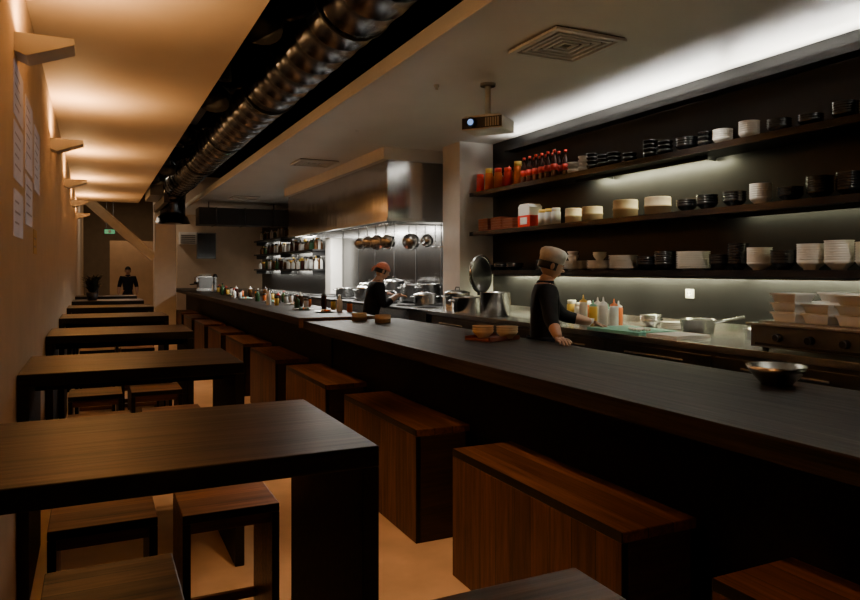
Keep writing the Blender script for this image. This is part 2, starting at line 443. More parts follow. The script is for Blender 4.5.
for i in range(6):
    yc = 7.95+i*.8
    for xc in (3.52, 3.92):
        b.lathe([(.03, .0), (.05, .012), (.03, .02), (0, .02)], (xc, yc, kz), M_iron, 16)
        for k in range(4):
            a = k*math.pi/2+.78
            b.cyl((xc+.04*math.cos(a), yc+.04*math.sin(a), kz+.022), (xc+.16*math.cos(a), yc+.16*math.sin(a), kz+.022), .007, .007, M_iron, 6)
        b.tube([(xc+.16*math.cos(t*math.pi/8), yc+.16*math.sin(t*math.pi/8), kz+.015) for t in range(17)], .008, M_iron, 6)
    b.box(3.325, 3.33, yc-.36, yc+.36, .3, .85, M_steeld)
    b.cyl((3.29, yc-.3, .82), (3.29, yc+.3, .82), .012, .012, M_steel, 8)
    for k in (-.2, -.05, .1, .25): b.cyl((3.30, yc+k, .98), (3.27, yc+k, .98), .025, .02, M_iron, 12)
b.done('cooking_range', bevel=0)

# ------------------------------------------------------------ extraction hood
b = B()
hx0, hx1, hy0, hy1, hz0, hz1 = 3.17, 4.195, 7.80, 12.58, 2.20, 2.922
b.box(hx0, hx0+.02, hy0, hy1, hz0, hz1, M_hood); b.box(hx0+.02, hx1, hy0, hy0+.02, hz0, hz1, M_hood); b.box(hx0+.02, hx1, hy1-.02, hy1, hz0, hz1, M_hood)
b.box(hx0+.02, hx1, hy0+.02, hy1-.02, hz1-.02, hz1, M_steel)
b.box(hx0-.014, hx0, hy0-.014, hy1, hz0-.01, hz0+.03, M_steel); b.box(hx0-.014, hx1, hy0-.014, hy0, hz0-.01, hz0+.03, M_steel)
b.box(hx0+.02, hx0+.10, hy0+.02, hy1-.02, hz0+.0, hz0+.015, M_steel); b.box(hx0+.02, hx1, hy0+.02, hy0+.08, hz0, hz0+.015, M_steel)
v = [b.v(p) for p in ((hx0+.10, hy0+.08, hz0+.06), (hx1, hy0+.08, hz0+.40), (hx1, hy1-.02, hz0+.40), (hx0+.10, hy1-.02, hz0+.06))]
b.f(v, M_steel)
for i in range(40):
    y = hy0+.15+i*.115
    b.cyl((hx0+.2, y, hz0+.085), (hx1-.05, y, hz0+.37), .012, .012, M_steel, 6)
for i in range(4):
    y = hy0+.5+i*1.15
    b.box(hx0+.3, hx0+.42, y, y+.7, hz0+.07, hz0+.12, M_lamp)
b.cyl((hx0+.05, hy0+.1, hz0-.04), (hx0+.05, hy0+1.9, hz0-.04), .010, .010, M_steel, 8)
for y in (hy0+.12, hy0+1.0, hy0+1.88): b.cyl((hx0+.05, y, hz0-.04), (hx0+.05, y, hz0), .006, .006, M_steel, 6)
b.cyl((hx0+.07, hy0+.05, hz0-.04), (hx1-.1, hy0+.05, hz0-.04), .010, .010, M_steel, 8)
for x in (hx0+.09, hx1-.12): b.cyl((x, hy0+.05, hz0-.04), (x, hy0+.05, hz0), .006, .006, M_steel, 6)
b.done('extraction_hood')
for i, p in enumerate((20, 40, 62, 62)):
    area('hood_light', (hx0+.45, hy0+.85+i*1.15, hz0+.03), (0, math.radians(-8), 0), .25, .5, p, (1, .96, .86))
def pan(x, y, r, kind):
    b = B(); zt = hz0-.03
    b.tube([(x, y, zt-.0), (x+.012, y, zt-.02), (x, y, zt-.035)], .004, M_steel, 6)
    b.cyl((x, y, zt-.03), (x, y, zt-.12), .007, .009, M_steeld, 8)
    T = Matrix.Rotation(math.radians(42), 4, 'Z') @ Matrix.Rotation(math.pi/2, 4, 'Y')
    if kind == 1: b.lathe([(0, 0), (r*.8, 0), (r, .06), (r*.96, .06), (r*.76, .006), (0, .006)], (x, y, zt-.12-r), M_steel, 24, T)
    elif kind == 0: b.lathe([(0, 0), (r*.95, 0), (r, .03), (r, .11), (r*.95, .11), (r*.92, .01), (0, .01)], (x, y, zt-.12-r), M_steel, 24, T)
    b.done('hanging_saucepan')
for (x, y, r, kd) in [(hx0+.05, 7.98, .10, 1), (hx0+.05, 8.3, .10, 0), (hx0+.05, 8.62, .085, 0), (hx0+.05, 8.95, .09, 1), (hx0+.30, hy0+.05, .10, 0), (hx0+.52, hy0+.05, .085, 1)]: pan(x, y, r, kd)
for x in (hx0+.66, hx0+.74, hx0+.82):
    b = B(); b.cyl((x, hy0+.05, hz0-.045), (x, hy0+.05, hz0-.30), .006, .005, M_steel, 8)
    b.lathe([(0, -.02), (.025, -.012), (.035, .008), (.033, .008), (.022, -.008), (0, -.014)], (x, hy0+.05, hz0-.31), M_steel, 16); b.done('hanging_ladle')

# ------------------------------------------------------------ wall shelves (black) with LED
def shelf(z, y0, y1, x0=3.86, led=None, name='wall_shelf'):
    b = B()
    b.box(x0, 4.195, y0, y1, z-.035, z, M_black)
    b.box(x0-.012, x0, y0, y1, z-.045, z, M_blk)
    y = y0+.15
    while y < y1:
        b.prism([(4.195, z-.035), (4.195, z-.06), (4.17, z-.06), (x0+.12, z-.04), (x0+.12, z-.035)], y, y+.008, 1, M_iron); y += 1.15
    if led: b.box(4.04, 4.055, led[0], led[1], z-.065, z-.035, M_iron)
    b.done(name)
ZS = [2.475, 2.03, 1.60]
shelf(ZS[0], 0.2, 7.0, led=(3.75, 5.3)); shelf(ZS[1], .2, 7.0, led=(.4, 3.6)); shelf(ZS[2], .2, 7.0, led=(.4, 6.8))
LC = (1, .95, .58)
TL = math.radians(-36)
area('shelf_led_light', (4.08, 4.5, ZS[0]-.045), (0, TL, 0), .02, 1.5, 17, LC)
for y0, y1 in ((.4, 2.0), (2.0, 3.6), (3.6, 5.2), (5.2, 6.8)):
    area('shelf_led_light', (4.08, (y0+y1)/2, ZS[2]-.045), (0, TL, 0), .02, 1.5, 17, LC)
area('shelf_led_light', (4.08, 2.4, ZS[1]-.045), (0, TL, 0), .02, 2.4, 4, LC)
b = B(); b.box(4.06, 4.195, .2, 6.6, 2.90, 2.912, M_iron); b.box(4.06, 4.07, .2, 6.6, 2.912, 2.95, M_iron); b.box(4.11, 4.14, .3, 6.5, 2.913, 2.92, M_led)
b.done('cove_light_channel')
for yc, p in ((1.3, 9), (2.9, 20), (4.4, 26), (5.8, 13)):
    o = area('cove_light', (4.12, yc, 2.925), (math.pi, math.radians(-42), 0), .04, 1.4, p, (1, .97, .88))

# ------------------------------------------------------------ crockery
def bowls(x, y, z, r, n, m, h=.055, step=.018, name='bowl_stack'):
    b = B()
    p = [(0, 0), (r*.5, 0), (r*.52, .008), (r*.85, h*.6), (r, h)]
    zt = h
    for i in range(n-1):
        p += [(r*.94, zt+.002), (r*.94, zt+step*.5), (r, zt+step)]; zt += step
    p += [(r*.95, zt), (r*.7, zt-h*.6), (r*.3, zt-h*.85), (0, zt-h*.85)]
    b.lathe(p, (0, 0, 0), m, 22); b.done(name, (x, y, z))
def plates(x, y, z, r, n, m, name='plate_stack'):
    b = B(); p = [(0, 0), (r*.6, 0), (r*.62, .004)]; zt = .004
    for i in range(n):
        p += [(r*.9, zt+.006), (r, zt+.012), (r, zt+.015), (r*.88, zt+.011)]; zt += .013
    p += [(r*.65, zt), (0, zt)]
    b.lathe(p, (0, 0, 0), m, 24); b.done(name, (x, y, z))
def cups(x, y, z, r, n, m, hh=.055, name='cup_stack'):
    b = B(); p = [(0, 0), (r*.6, 0), (r*.75, .01), (r, hh*.7), (r, hh)]; zt = hh
    for i in range(n-1):
        p += [(r*.72, zt+.001), (r*.8, zt+.006), (r, zt+hh*.45), (r, zt+hh*.6)]; zt += hh*.6
    p += [(r*.93, zt), (r*.7, zt-hh*.7), (0, zt-hh*.75)]
    b.lathe(p, (0, 0, 0), m, 20); b.done(name, (x, y, z))
def steamer(x, y, z, r, h, m=M_cream):
    b = B(); b.lathe([(0, 0), (r, 0), (r, h*.44), (r*1.03, h*.45), (r*1.03, h*.55), (r, h*.56), (r, h*.93), (r*.97, h), (r*.9, h), (r*.88, h*.9), (0, h*.95)], (0, 0, 0), m, 26)
    b.done('bamboo_steamer', (x, y, z))
def bottle(b, x, y, z, r, h, body, cap, kind=0):
    if kind == 0:
        b.lathe([(0, 0), (r*.95, 0), (r, .01), (r, h*.55), (r*.9, h*.65), (r*.4, h*.78), (r*.35, h*.9), (r*.45, h*.9, cap), (r*.45, h, cap), (0, h, cap)], (x, y, z), body, 14)
    elif kind == 1:
        b.lathe([(0, 0), (r, 0), (r, h*.68), (r*.9, h*.74), (r*.9, h*.74, cap), (r*.85, h*.79, cap), (r*.25, h*.85, cap), (r*.12, h, cap), (0, h, cap)], (x, y, z), body, 14)
    else:
        b.lathe([(0, 0), (r, 0), (r, h*.75), (r*.85, h*.8), (r*.9, h*.82, cap), (r*.9, h, cap), (0, h, cap)], (x, y, z), body, 14)
# top shelf
z = ZS[0]
b = B()
cs = [(M_red, M_red), (M_orange, M_red), (M_orange, M_yellow), (M_red, M_wht), (M_orange, M_red), (M_orange, M_orange)]
for i in range(9):
    c = cs[i % 6]; bottle(b, 3.95+.08*(i % 2), 6.93-i*.098, z, .044, .21+.02*(i % 3), c[0], c[1], 1 if i % 2 else 2)
b.done('sauce_bottle_group')
b = B()
for i in range(12):
    bottle(b, 3.93+.09*(i % 2), 6.0-i*.052, z, .034, .265, M_cola, M_red, 0)
    b.lathe([(.0345, .07), (.0352, .07), (.0352, .13), (.0345, .13)], (3.93+.09*(i % 2), 6.0-i*.052, z), M_red, 14)
b.done('cola_bottle_group')
cups(4.0, 5.28, z, .055, 3, M_wht); cups(4.0, 5.12, z, .055, 4, M_wht)
for y, n in ((4.97, 4), (4.83, 3), (4.69, 3), (4.50, 2), (4.26, 4), (4.10, 3)): cups(3.98, y, z, .058, n, M_blk)
bowls(3.98, 3.88, z, .085, 4, M_blk)
cups(3.98, 3.71, z, .05, 3, M_blk)
for y, n in ((3.55, 5), (3.33, 6)): bowls(3.98, y, z, .068, n, M_wht, .05, .015)
for y, n in ((3.10, 4), (2.88, 3), (2.66, 5), (2.45, 7), (2.2, 5), (2.0, 4)): bowls(3.98, y, z, .075, n, M_blk, .05, .015)
# second shelf
z = ZS[1]
b = B()
for k, (y, n) in enumerate(((6.75, 5), (6.48, 5), (6.24, 4))):
    for i in range(n):
        b.box(3.88, 4.1, y-.1, y+.1, z+i*.028, z+i*.028+.006, M_redwood)
        b.box(3.88, 3.89, y-.1, y+.1, z+i*.028, z+i*.028+.025, M_redwood); b.box(4.09, 4.1, y-.1, y+.1, z+i*.028, z+i*.028+.025, M_redwood)
        b.box(3.89, 4.09, y-.1, y-.09, z+i*.028, z+i*.028+.025, M_redwood); b.box(3.89, 4.09, y+.09, y+.1, z+i*.028, z+i*.028+.025, M_redwood)
b.done('lacquer_tray_stack')
b = B(); b.box(3.9, 4.05, 5.85, 6.07, z, z+.12, M_red); b.box(3.9, 4.05, 5.86, 6.06, z+.121, z+.2, M_wht); b.box(3.896, 3.9, 5.9, 6.02, z+.03, z+.1, M_wht)
b.prism([(5.85, z+.2), (6.07, z+.2), (6.03, z+.235), (5.89, z+.235)], 3.9, 4.05, 0, M_wht); b.done('food_carton')
b = B()
for i, (m1, m2) in enumerate(((M_clear, M_yellow), (M_clear, M_yellow), (M_clear, M_wht))): bottle(b, 3.95, 5.70-i*.11, z, .045, .16, m1, m2, 2)
b.done('spice_jar_group')
steamer(4.0, 5.28, z, .075, .14); steamer(3.98, 4.98, z, .09, .13); steamer(3.98, 4.55, z, .10, .15); steamer(3.98, 4.18, z, .10, .14)
for y, n in ((3.88, 3), (3.69, 4), (3.45, 4)): bowls(3.98, y, z, .078, n, M_blk)
bowls(3.98, 3.24, z, .07, 7, M_wht, .05, .015)
for y, n in ((3.02, 4), (2.82, 7), (2.63, 7), (2.44, 5), (2.25, 6), (2.05, 7)): bowls(3.98, y, z, .078, n, M_blk, .05, .015)
# third shelf
z = ZS[2]
for y, n in ((6.75, 2), (6.5, 3), (6.25, 3)): bowls(3.98, y, z, .095, n, M_blk, .04)
b = B()
for i in range(5): b.box(3.9, 4.1, 5.45, 5.75, z+i*.02, z+i*.02+.015, M_blk)
b.done('serving_tray_stack')
for y, n in ((5.22, 6), (4.88, 6)): plates(3.98, y, z, .11, n, M_wht)
cups(3.95, 5.22, z+.083, .05, 2, M_wht); bowls(3.98, 4.88, z+.083, .06, 2, M_wht)
plates(3.98, 4.58, z, .12, 9, M_wht); bowls(3.98, 4.30, z, .085, 4, M_blk); bowls(3.98, 4.10, z, .085, 6, M_blk)
plates(3.98, 3.82, z, .12, 10, M_wht)
for y, n in ((3.57, 4), (3.41, 8)): bowls(3.97, y, z, .072, n, M_blk)
bowls(3.97, 3.24, z, .08, 8, M_wht, .05, .014)
bowls(3.97, 3.06, z, .08, 5, M_blk)
for y, n in ((2.87, 8), (2.69, 9), (2.50, 8), (2.31, 8)): bowls(3.97, y, z, .082, n, M_wht, .055, .015)
b = B()
b.lathe([(0, 0), (.05, 0), (.06, .2), (.07, .22), (.062, .22), (.05, .02), (0, .02)], (0, 0, 0), M_clear, 20)
b.tube([(0, .058, .19), (0, .11, .17), (0, .11, .07), (0, .055, .05)], .008, M_clear, 8)
b.done('water_jug', (3.96, 2.10, z))

b = B(); b.box(4.19, 4.2, 4.02, 4.10, 1.38, 1.45, M_wht); b.cyl((4.19, 4.06, 1.415), (4.186, 4.06, 1.415), .02, .02, M_clear); b.box(4.185, 4.19, 4.045, 4.05, 1.41, 1.425, M_iron); b.box(4.185, 4.19, 4.07, 4.075, 1.41, 1.425, M_iron)
b.done('power_outlet')

# ------------------------------------------------------------ things on the prep counter
def pot(x, y, z, r, h, lid=False, name='stock_pot', handles=True, food=None):
    b = B()
    b.lathe([(0, 0), (r*.97, 0), (r, .01), (r, h-.01), (r*1.03, h), (r*.97, h), (r*.96, .02), (0, .015)], (0, 0, 0), M_steel, 28)
    if food: b.lathe([(r*.96, h*.85), (r*.5, h*.88), (0, h*.88)], (0, 0, 0), food, 28)
    if handles:
        for sg in (-1, 1):
            b.tube([(sg*r, -.05, h*.78), (sg*(r+.035), -.04, h*.8), (sg*(r+.035), .04, h*.8), (sg*r, .05, h*.78)], .007, M_steel, 8)
    if lid:
        b.lathe([(r*1.03, h), (r*1.02, h+.008), (r*.4, h+.03), (0, h+.035)], (0, 0, 0), M_steel, 28)
        b.tube([(-.03, 0, h+.03), (-.02, 0, h+.06), (.02, 0, h+.06), (.03, 0, h+.03)], .006, M_iron, 8)
    b.done(name, (x, y, z))
pot(3.52, 6.42, kz, .17, .17, food=M_food); pot(3.62, 6.86, kz, .14, .2, lid=True)
pot(3.62, 7.70, kz+.03, .14, .12, lid=True); pot(3.95, 8.3, kz+.03, .15, .24); pot(3.92, 8.75, kz+.03, .17, .22); pot(3.52, 8.75, kz+.03, .13, .14); pot(3.55, 9.6, kz+.03, .14, .16, lid=True); pot(3.92, 9.4, kz+.03, .15, .26, lid=True); pot(3.92, 10.4, kz+.03, .16, .2, lid=True); pot(3.55, 10.5, kz+.03, .15, .14)
b = B(); r = .15; h = .23
b.lathe([(0, 0), (r, 0), (r, h), (r*1.04, h+.005), (r*.96, h+.005), (r*.94, .02), (0, .02)], (0, 0, 0), M_steel, 28)
T = Matrix.Rotation(math.radians(84), 4, 'X')
b.lathe([(.18, 0), (.185, .012), (.17, .02), (.1, .045), (0, .05), (.001, .04), (.1, .03), (.165, .01), (.18, 0)], (-.0, .17, h+.18), M_steeld, 30, T)
b.tube([(.18*math.cos(a*math.pi/12), .17, h+.18+.18*math.sin(a*math.pi/12)) for a in range(25)], .012, M_steel, 8)
b.box(-.03, .03, r-.01, r+.04, h-.03, h+.02, M_iron)
b.done('rice_cooker_pot', (3.50, 5.85, kz), rotz=math.radians(26))
b = B()
for i, (m, c, hh) in enumerate(((M_clear, M_yellow, .24), (M_clear, M_wht, .22), (M_yellow, M_green, .2), (M_clear, M_green, .17), (M_wht, M_wht, .23), (M_orange, M_wht, .2), (M_clear, M_orange, .22))):
    bottle(b, 3.74+.1*(i % 2), 4.80-.065*i, kz, .036, hh, m, c, 1)
b.done('squeeze_bottle_group')
bowls(3.57, 4.55, kz, .07, 2, M_wht, .04); bowls(3.75, 5.15, kz, .09, 2, M_steel, .06); bowls(3.98, 4.25, kz, .09, 3, M_steel, .06); plates(3.95, 3.98, kz, .10, 4, M_wht)
b = B()
for i in range(4): bottle(b, 4.02, 5.0+.11*i, kz, .045, .15+.02*(i % 2), [M_clear, M_orange, M_clear, M_yellow][i], M_wht, 2)
b.done('ingredient_jar_group')
b = B(); b.box(3.37, 3.75, 3.72, 4.28, kz, kz+.018, M_green); b.box(3.4, 3.7, 3.40, 3.68, kz, kz+.018, M_wht)
for i in range(14):
    b.ell((3.5+random.uniform(-.07, .07), 3.85+random.uniform(-.07, .07), kz+.028), (.014, .02, .012), M_food, 8, 6)
b.done('cutting_board')
def saucepan(x, y, z, r, h, ang, lid=False):
    b = B(); b.lathe([(0, 0), (r*.85, 0), (r, h), (r*1.03, h), (r*.97, h-.004), (r*.82, .008), (0, .008)], (0, 0, 0), M_steel, 28)
    b.cyl((r*.95, 0, h*.8), (r+.2, 0, h+.03), .009, .012, M_steel, 10)
    b.done('saucepan', (x, y, z), rotz=ang)
saucepan(3.88, 3.68, kz, .125, .10, math.radians(-70)); saucepan(3.88, 3.18, kz, .09, .07, math.radians(-100))
b = B(); y0, y1 = 1.9, 2.80
b.box(3.36, 4.05, y0, y1, kz+.02, kz+.14, M_steeld); b.box(3.34, 4.07, y0-.02, y1+.02, kz+.14, kz+.155, M_steel)
for x in (3.42, 4.01):
    for y in (y0+.05, y1-.05): b.cyl((x, y, kz), (x, y, kz+.02), .02, .02, M_iron, 10)
for k in range(4): b.cyl((3.36, y0+.15+k*.19, kz+.08), (3.33, y0+.15+k*.19, kz+.08), .024, .02, M_iron, 14)
b.box(3.355, 3.36, y0+.03, y1-.03, kz+.03, kz+.045, M_iron)
b.done('countertop_griddle', bevel=.003)
b = B(); zt = kz+.155
b.box(3.38, 4.04, 1.96, 2.76, zt, zt+.012, M_steel)
for i in range(3):
    for j in range(4):
        xc, yc = 3.50+.2*i, 2.07+.19*j; n = 2+(i+j) % 2
        for k in range(n): b.tub(xc, yc, zt+.012+k*.052, .082, .076, .048, .82, M_clear if (i+j+k) % 3 else M_wht)
b.done('food_container_stack')
b = B(); b.box(-.13, .13, -.16, .16, .0, .26, M_steel); b.box(-.14, .14, -.17, .17, .26, .28, M_steel); b.box(-.135, -.13, -.12, .12, .06, .2, M_iron)
b.cyl((-.13, -.1, .23), (-.15, -.1, .23), .015, .015, M_iron, 12); b.cyl((-.13, .1, .23), (-.15, .1, .23), .015, .015, M_iron, 12)
b.done('food_warmer', (3.80, 1.66, kz), bevel=.004)

# ------------------------------------------------------------ things on the bar
bowls(2.68, 2.10, 1.10, .125, 1, M_steel, .085, name='mixing_bowl')
b = B()
b.box(-.16, .16, -.12, .12, 0, .012, M_redwood); b.box(-.16, .16, -.12, -.108, .012, .03, M_redwood); b.box(-.16, .16, .108, .12, .012, .03, M_redwood)
b.done('wooden_serving_tray', (2.58, 4.35, 1.10), rotz=.3)
bowls(2.53, 4.40, 1.112, .08, 3, M_cream, .05); bowls(2.66, 4.28, 1.112, .08, 3, M_cream, .05)
steamer(2.36, 6.55, 1.10, .075, .075, M_bamboo); steamer(2.47, 6.2, 1.10, .075, .075, M_bamboo)
b = B()
bx = [(2.25, 8.5), (2.4, 8.9), (2.1, 9.4), (2.35, 9.9), (2.2, 10.6), (2.45, 11.2), (2.1, 12.0), (2.3, 12.9), (2.2, 13.8), (2.4, 14.6), (2.5, 7.6), (2.5, 8.2), (2.5, 10.2), (2.45, 12.4), (2.3, 15.6), (2.5, 16.1)]
for i, (x, y) in enumerate(bx):
    bottle(b, x, y, 1.13, .035, .16+.03*(i % 3), [M_glassg, M_glassb, M_clear, M_cola][i % 4], [M_red, M_wht, M_iron][i % 3], i % 2)
    bottle(b, x+.08, y-.12, 1.13, .03, .12, [M_clear, M_orange, M_yellow][i % 3], M_iron, 2)
b.done('condiment_bottle_group')
for i, (x, y) in enumerate(((2.3, 7.5), (2.2, 8.05), (2.42, 9.3), (2.3, 10.2), (2.2, 11.5), (2.3, 13.3))):
    b = B(); b.lathe([(0, 0), (.07, 0), (.12, .015), (.125, .018), (.07, .008), (0, .008)], (0, 0, 0), M_wht, 24)
    for k in range(8): b.ell((random.uniform(-.05, .05), random.uniform(-.05, .05), .02), (.025, .02, .016), [M_orange, M_green, M_food][k % 3], 8, 6)
    b.done('food_plate', (x, y, 1.13))
b = B()
b.box(0, .38, 0, .4, .06, .30, M_steeld); b.box(-.02, .40, -.02, .42, .30, .33, M_steel); b.box(-.05, .38, .0, .4, 0, .06, M_steel)
b.box(-.06, 0, .05, .35, .2, .30, M_steel); b.cyl((-.05, .12, .2), (-.05, .12, .14), .03, .03, M_iron); b.cyl((-.05, .28, .2), (-.05, .28, .14), .03, .03, M_iron)
b.cyl((-.05, .12, .15), (-.17, .12, .14), .012, .012, M_iron, 8); b.cyl((-.05, .28, .15), (-.17, .28, .14), .012, .012, M_iron, 8)
for i in range(5): b.lathe([(0, 0), (.025, 0), (.035, .05), (.03, .05), (0, .01)], (.08+.06*(i % 4), .1+.1*(i//2), .33), M_wht, 12)
b.done('espresso_machine', (2.12, 16.5, 1.13))
b = B()
b.lathe([(0, 0), (.08, 0), (.08, .012), (.012, .02), (.012, .3), (0, .3)], (0, 0, 0), M_iron, 16)
b.tube([(0, 0, .29), (.0, -.03, .36), (0, -.12, .38)], .01, M_iron); b.lathe([(0, .0), (.03, 0), (.06, -.07), (.055, -.07), (0, -.01)], (0, -.14, .39), M_iron, 16)
b.done('desk_lamp', (2.25, 15.2, 1.13))

# ------------------------------------------------------------ back-bar at the far end
for z in (2.35, 2.0, 1.62):
    b = B(); b.box(3.78, 4.195, 13.1, 18.6, z-.03, z, M_iron); b.box(3.77, 3.78, 13.1, 18.6, z-.035, z, M_iron)
    for y in (13.2, 15.8, 18.4): b.box(3.8, 4.195, y, y+.02, z-.12, z-.03, M_iron)
    b.done('bottle_shelf')
    b = B(); y = 13.25; i = 0
    while y < 18.5:
        bottle(b, 3.88+.08*(i % 3), y, z, .04, random.uniform(.18, .27), random.choice([M_glassg, M_glassb, M_clear, M_cola, M_wht, M_glassb]), random.choice([M_iron, M_iron, M_wht, M_yellow]), random.choice([0, 0, 2]))
        y += random.uniform(.09, .16); i += 1
    b.done('liquor_bottle_row')
    area('shelf_led_light', (4.08, 15.85, z-.045), (0, TL, 0), .04, 5.2, 22, (1, .95, .8))
b = B(); b.box(3.45, 4.19, 13.0, 19.5, 1.06, 1.10, M_steel); b.box(3.5, 4.19, 13.0, 19.5, .15, 1.06, M_steeld)
for i in range(6): b.box(3.492, 3.5, 13.1+i*1.05, 14.1+i*1.05, .25, 1.0, M_steel)
b.done('back_bar_counter')
b = B()
b.box(2.45, 2.95, 19.55, 19.6, 1.9, 2.6, M_steeld); b.box(2.48, 2.92, 19.54, 19.55, 1.93, 2.57, M_splash); b.done('menu_board')
b = B(); b.box(2.0, 2.42, 19.35, 19.6, 2.28, 2.6, M_white)
for i in range(5): b.box(2.03, 2.39, 19.34, 19.35, 2.30+i*.05, 2.32+i*.05, M_iron)
b.done('air_conditioner_unit')
b = B(); b.box(.2, .42, 18.0, 18.04, 2.45, 2.55, M_exit); b.box(.19, .43, 18.04, 18.06, 2.44, 2.56, M_iron)
b.box(.19, .43, 17.99, 18.06, 2.55, 2.565, M_iron)
for x in (.24, .38): b.cyl((x, 18.02, 2.56), (x, 18.02, 4.1), .006, .006, M_iron, 6)
b.box(.28, .34, 17.996, 18.0, 2.47, 2.53, M_wht)
b.done('exit_sign')
def plant(x, y, z, s):
    b = B()
    b.lathe([(0, 0), (.07, 0), (.1, .13), (.09, .13), (.085, .11), (0, .11)], (0, 0, 0), M_pot, 18)
    for i in range(60):
        a = random.uniform(0, 6.28); R = random.uniform(.1, .26)*s; hh = random.uniform(.14, .30)*s
        p0 = Vector((0, 0, .1)); p1 = Vector((R*.5*math.cos(a), R*.5*math.sin(a), .1+hh*.8)); p2 = Vector((R*math.cos(a), R*math.sin(a), .1+hh))
        sd = Vector((-math.sin(a), math.cos(a), 0))*.024
        v = [b.v(p) for p in (p0-sd*.2, p0+sd*.2, p1+sd, p1-sd, p2)]
        b.f([v[0], v[1], v[2], v[3]], M_leaf); b.f([v[3], v[2], v[4]], M_leaf)
    b.done('potted_plant', (x, y, z))
plant(-.04, 12.9, 1.10, 1.0); plant(-.03, 15.0, 1.10, 1.1)

# ------------------------------------------------------------ people
def add_skin(b, V, E, R, labels, root, X, lv=2):
    me = bpy.data.meshes.new('tmp'); me.from_pydata([tuple(X @ Vector(v)) for v in V], E, [])
    ob = bpy.data.objects.new('tmp', me); COL.objects.link(ob)
    md = ob.modifiers.new('s', 'SKIN'); md.use_smooth_shade = True
    ss = ob.modifiers.new('u', 'SUBSURF'); ss.levels = lv; ss.render_levels = lv
    sv = me.skin_vertices[0].data
    for i, r in enumerate(R):
        sv[i].radius = r if isinstance(r, tuple) else (r, r); sv[i].use_root = (i == root)
    bpy.context.view_layer.update()
    dg = bpy.context.evaluated_depsgraph_get(); ev = ob.evaluated_get(dg); m2 = ev.to_mesh()
    W_ = [X @ Vector(v) for v in V]
    vs = [b.v(v.co) for v in m2.vertices]
    for p in m2.polygons:
        c = p.center; best = None; bl = 0
        for k, (i, j) in enumerate(E):
            a_, b_ = W_[i], W_[j]; d = b_-a_; t = max(0, min(1, (c-a_).dot(d)/max(1e-9, d.length_squared)))
            ds = (c-(a_+d*t)).length
            if best is None or ds < best: best = ds; bl = k
        b.f([vs[i] for i in p.vertices], labels[bl], True)
    ev.to_mesh_clear(); bpy.data.objects.remove(ob); bpy.data.meshes.remove(me)

def hand(b, wrist, d, n, side, X, curl=.5):
    wrist = Vector(wrist); d = Vector(d).normalized(); n = Vector(n); n = (n-d*n.dot(d)).normalized(); s = d.cross(n)*side
    V = [wrist, wrist+d*.045+s*.012, wrist+d*.085+s*.012, wrist+d*.045-s*.014, wrist+d*.083-s*.016]
    E = [(0, 1), (1, 2), (0, 3), (3, 4)]
    add_skin(b, V, E, [(.026, .02), (.026, .016), (.022, .013), (.024, .016), (.02, .013)], [M_skin]*4, 0, X, 1)
    for k, (off, ln) in enumerate(((.030, .068), (.010, .076), (-.011, .070), (-.031, .055))):
        p0 = wrist+d*.07+s*off; dd = (d+s*off*1.5).normalized()
        p1 = p0+dd*ln*.45+n*.002; p2 = p1+(dd-n*curl*.8).normalized()*ln*.36; p3 = p2+(dd-n*curl*1.6).normalized()*ln*.3
        add_skin(b, [p0, p1, p2, p3], [(0, 1), (1, 2), (2, 3)], [.010, .009, .0085, .007], [M_skin]*3, 0, X, 1)
    p0 = wrist+d*.025+s*.025; p1 = p0+(d*.6+s*.8).normalized()*.035; p2 = p1+(d*.85+s*.3-n*.3).normalized()*.03; p3 = p2+(d-n*.4).normalized()*.022
    add_skin(b, [p0, p1, p2, p3], [(0, 1), (1, 2), (2, 3)], [.014, .011, .010, .008], [M_skin]*3, 0, X, 1)

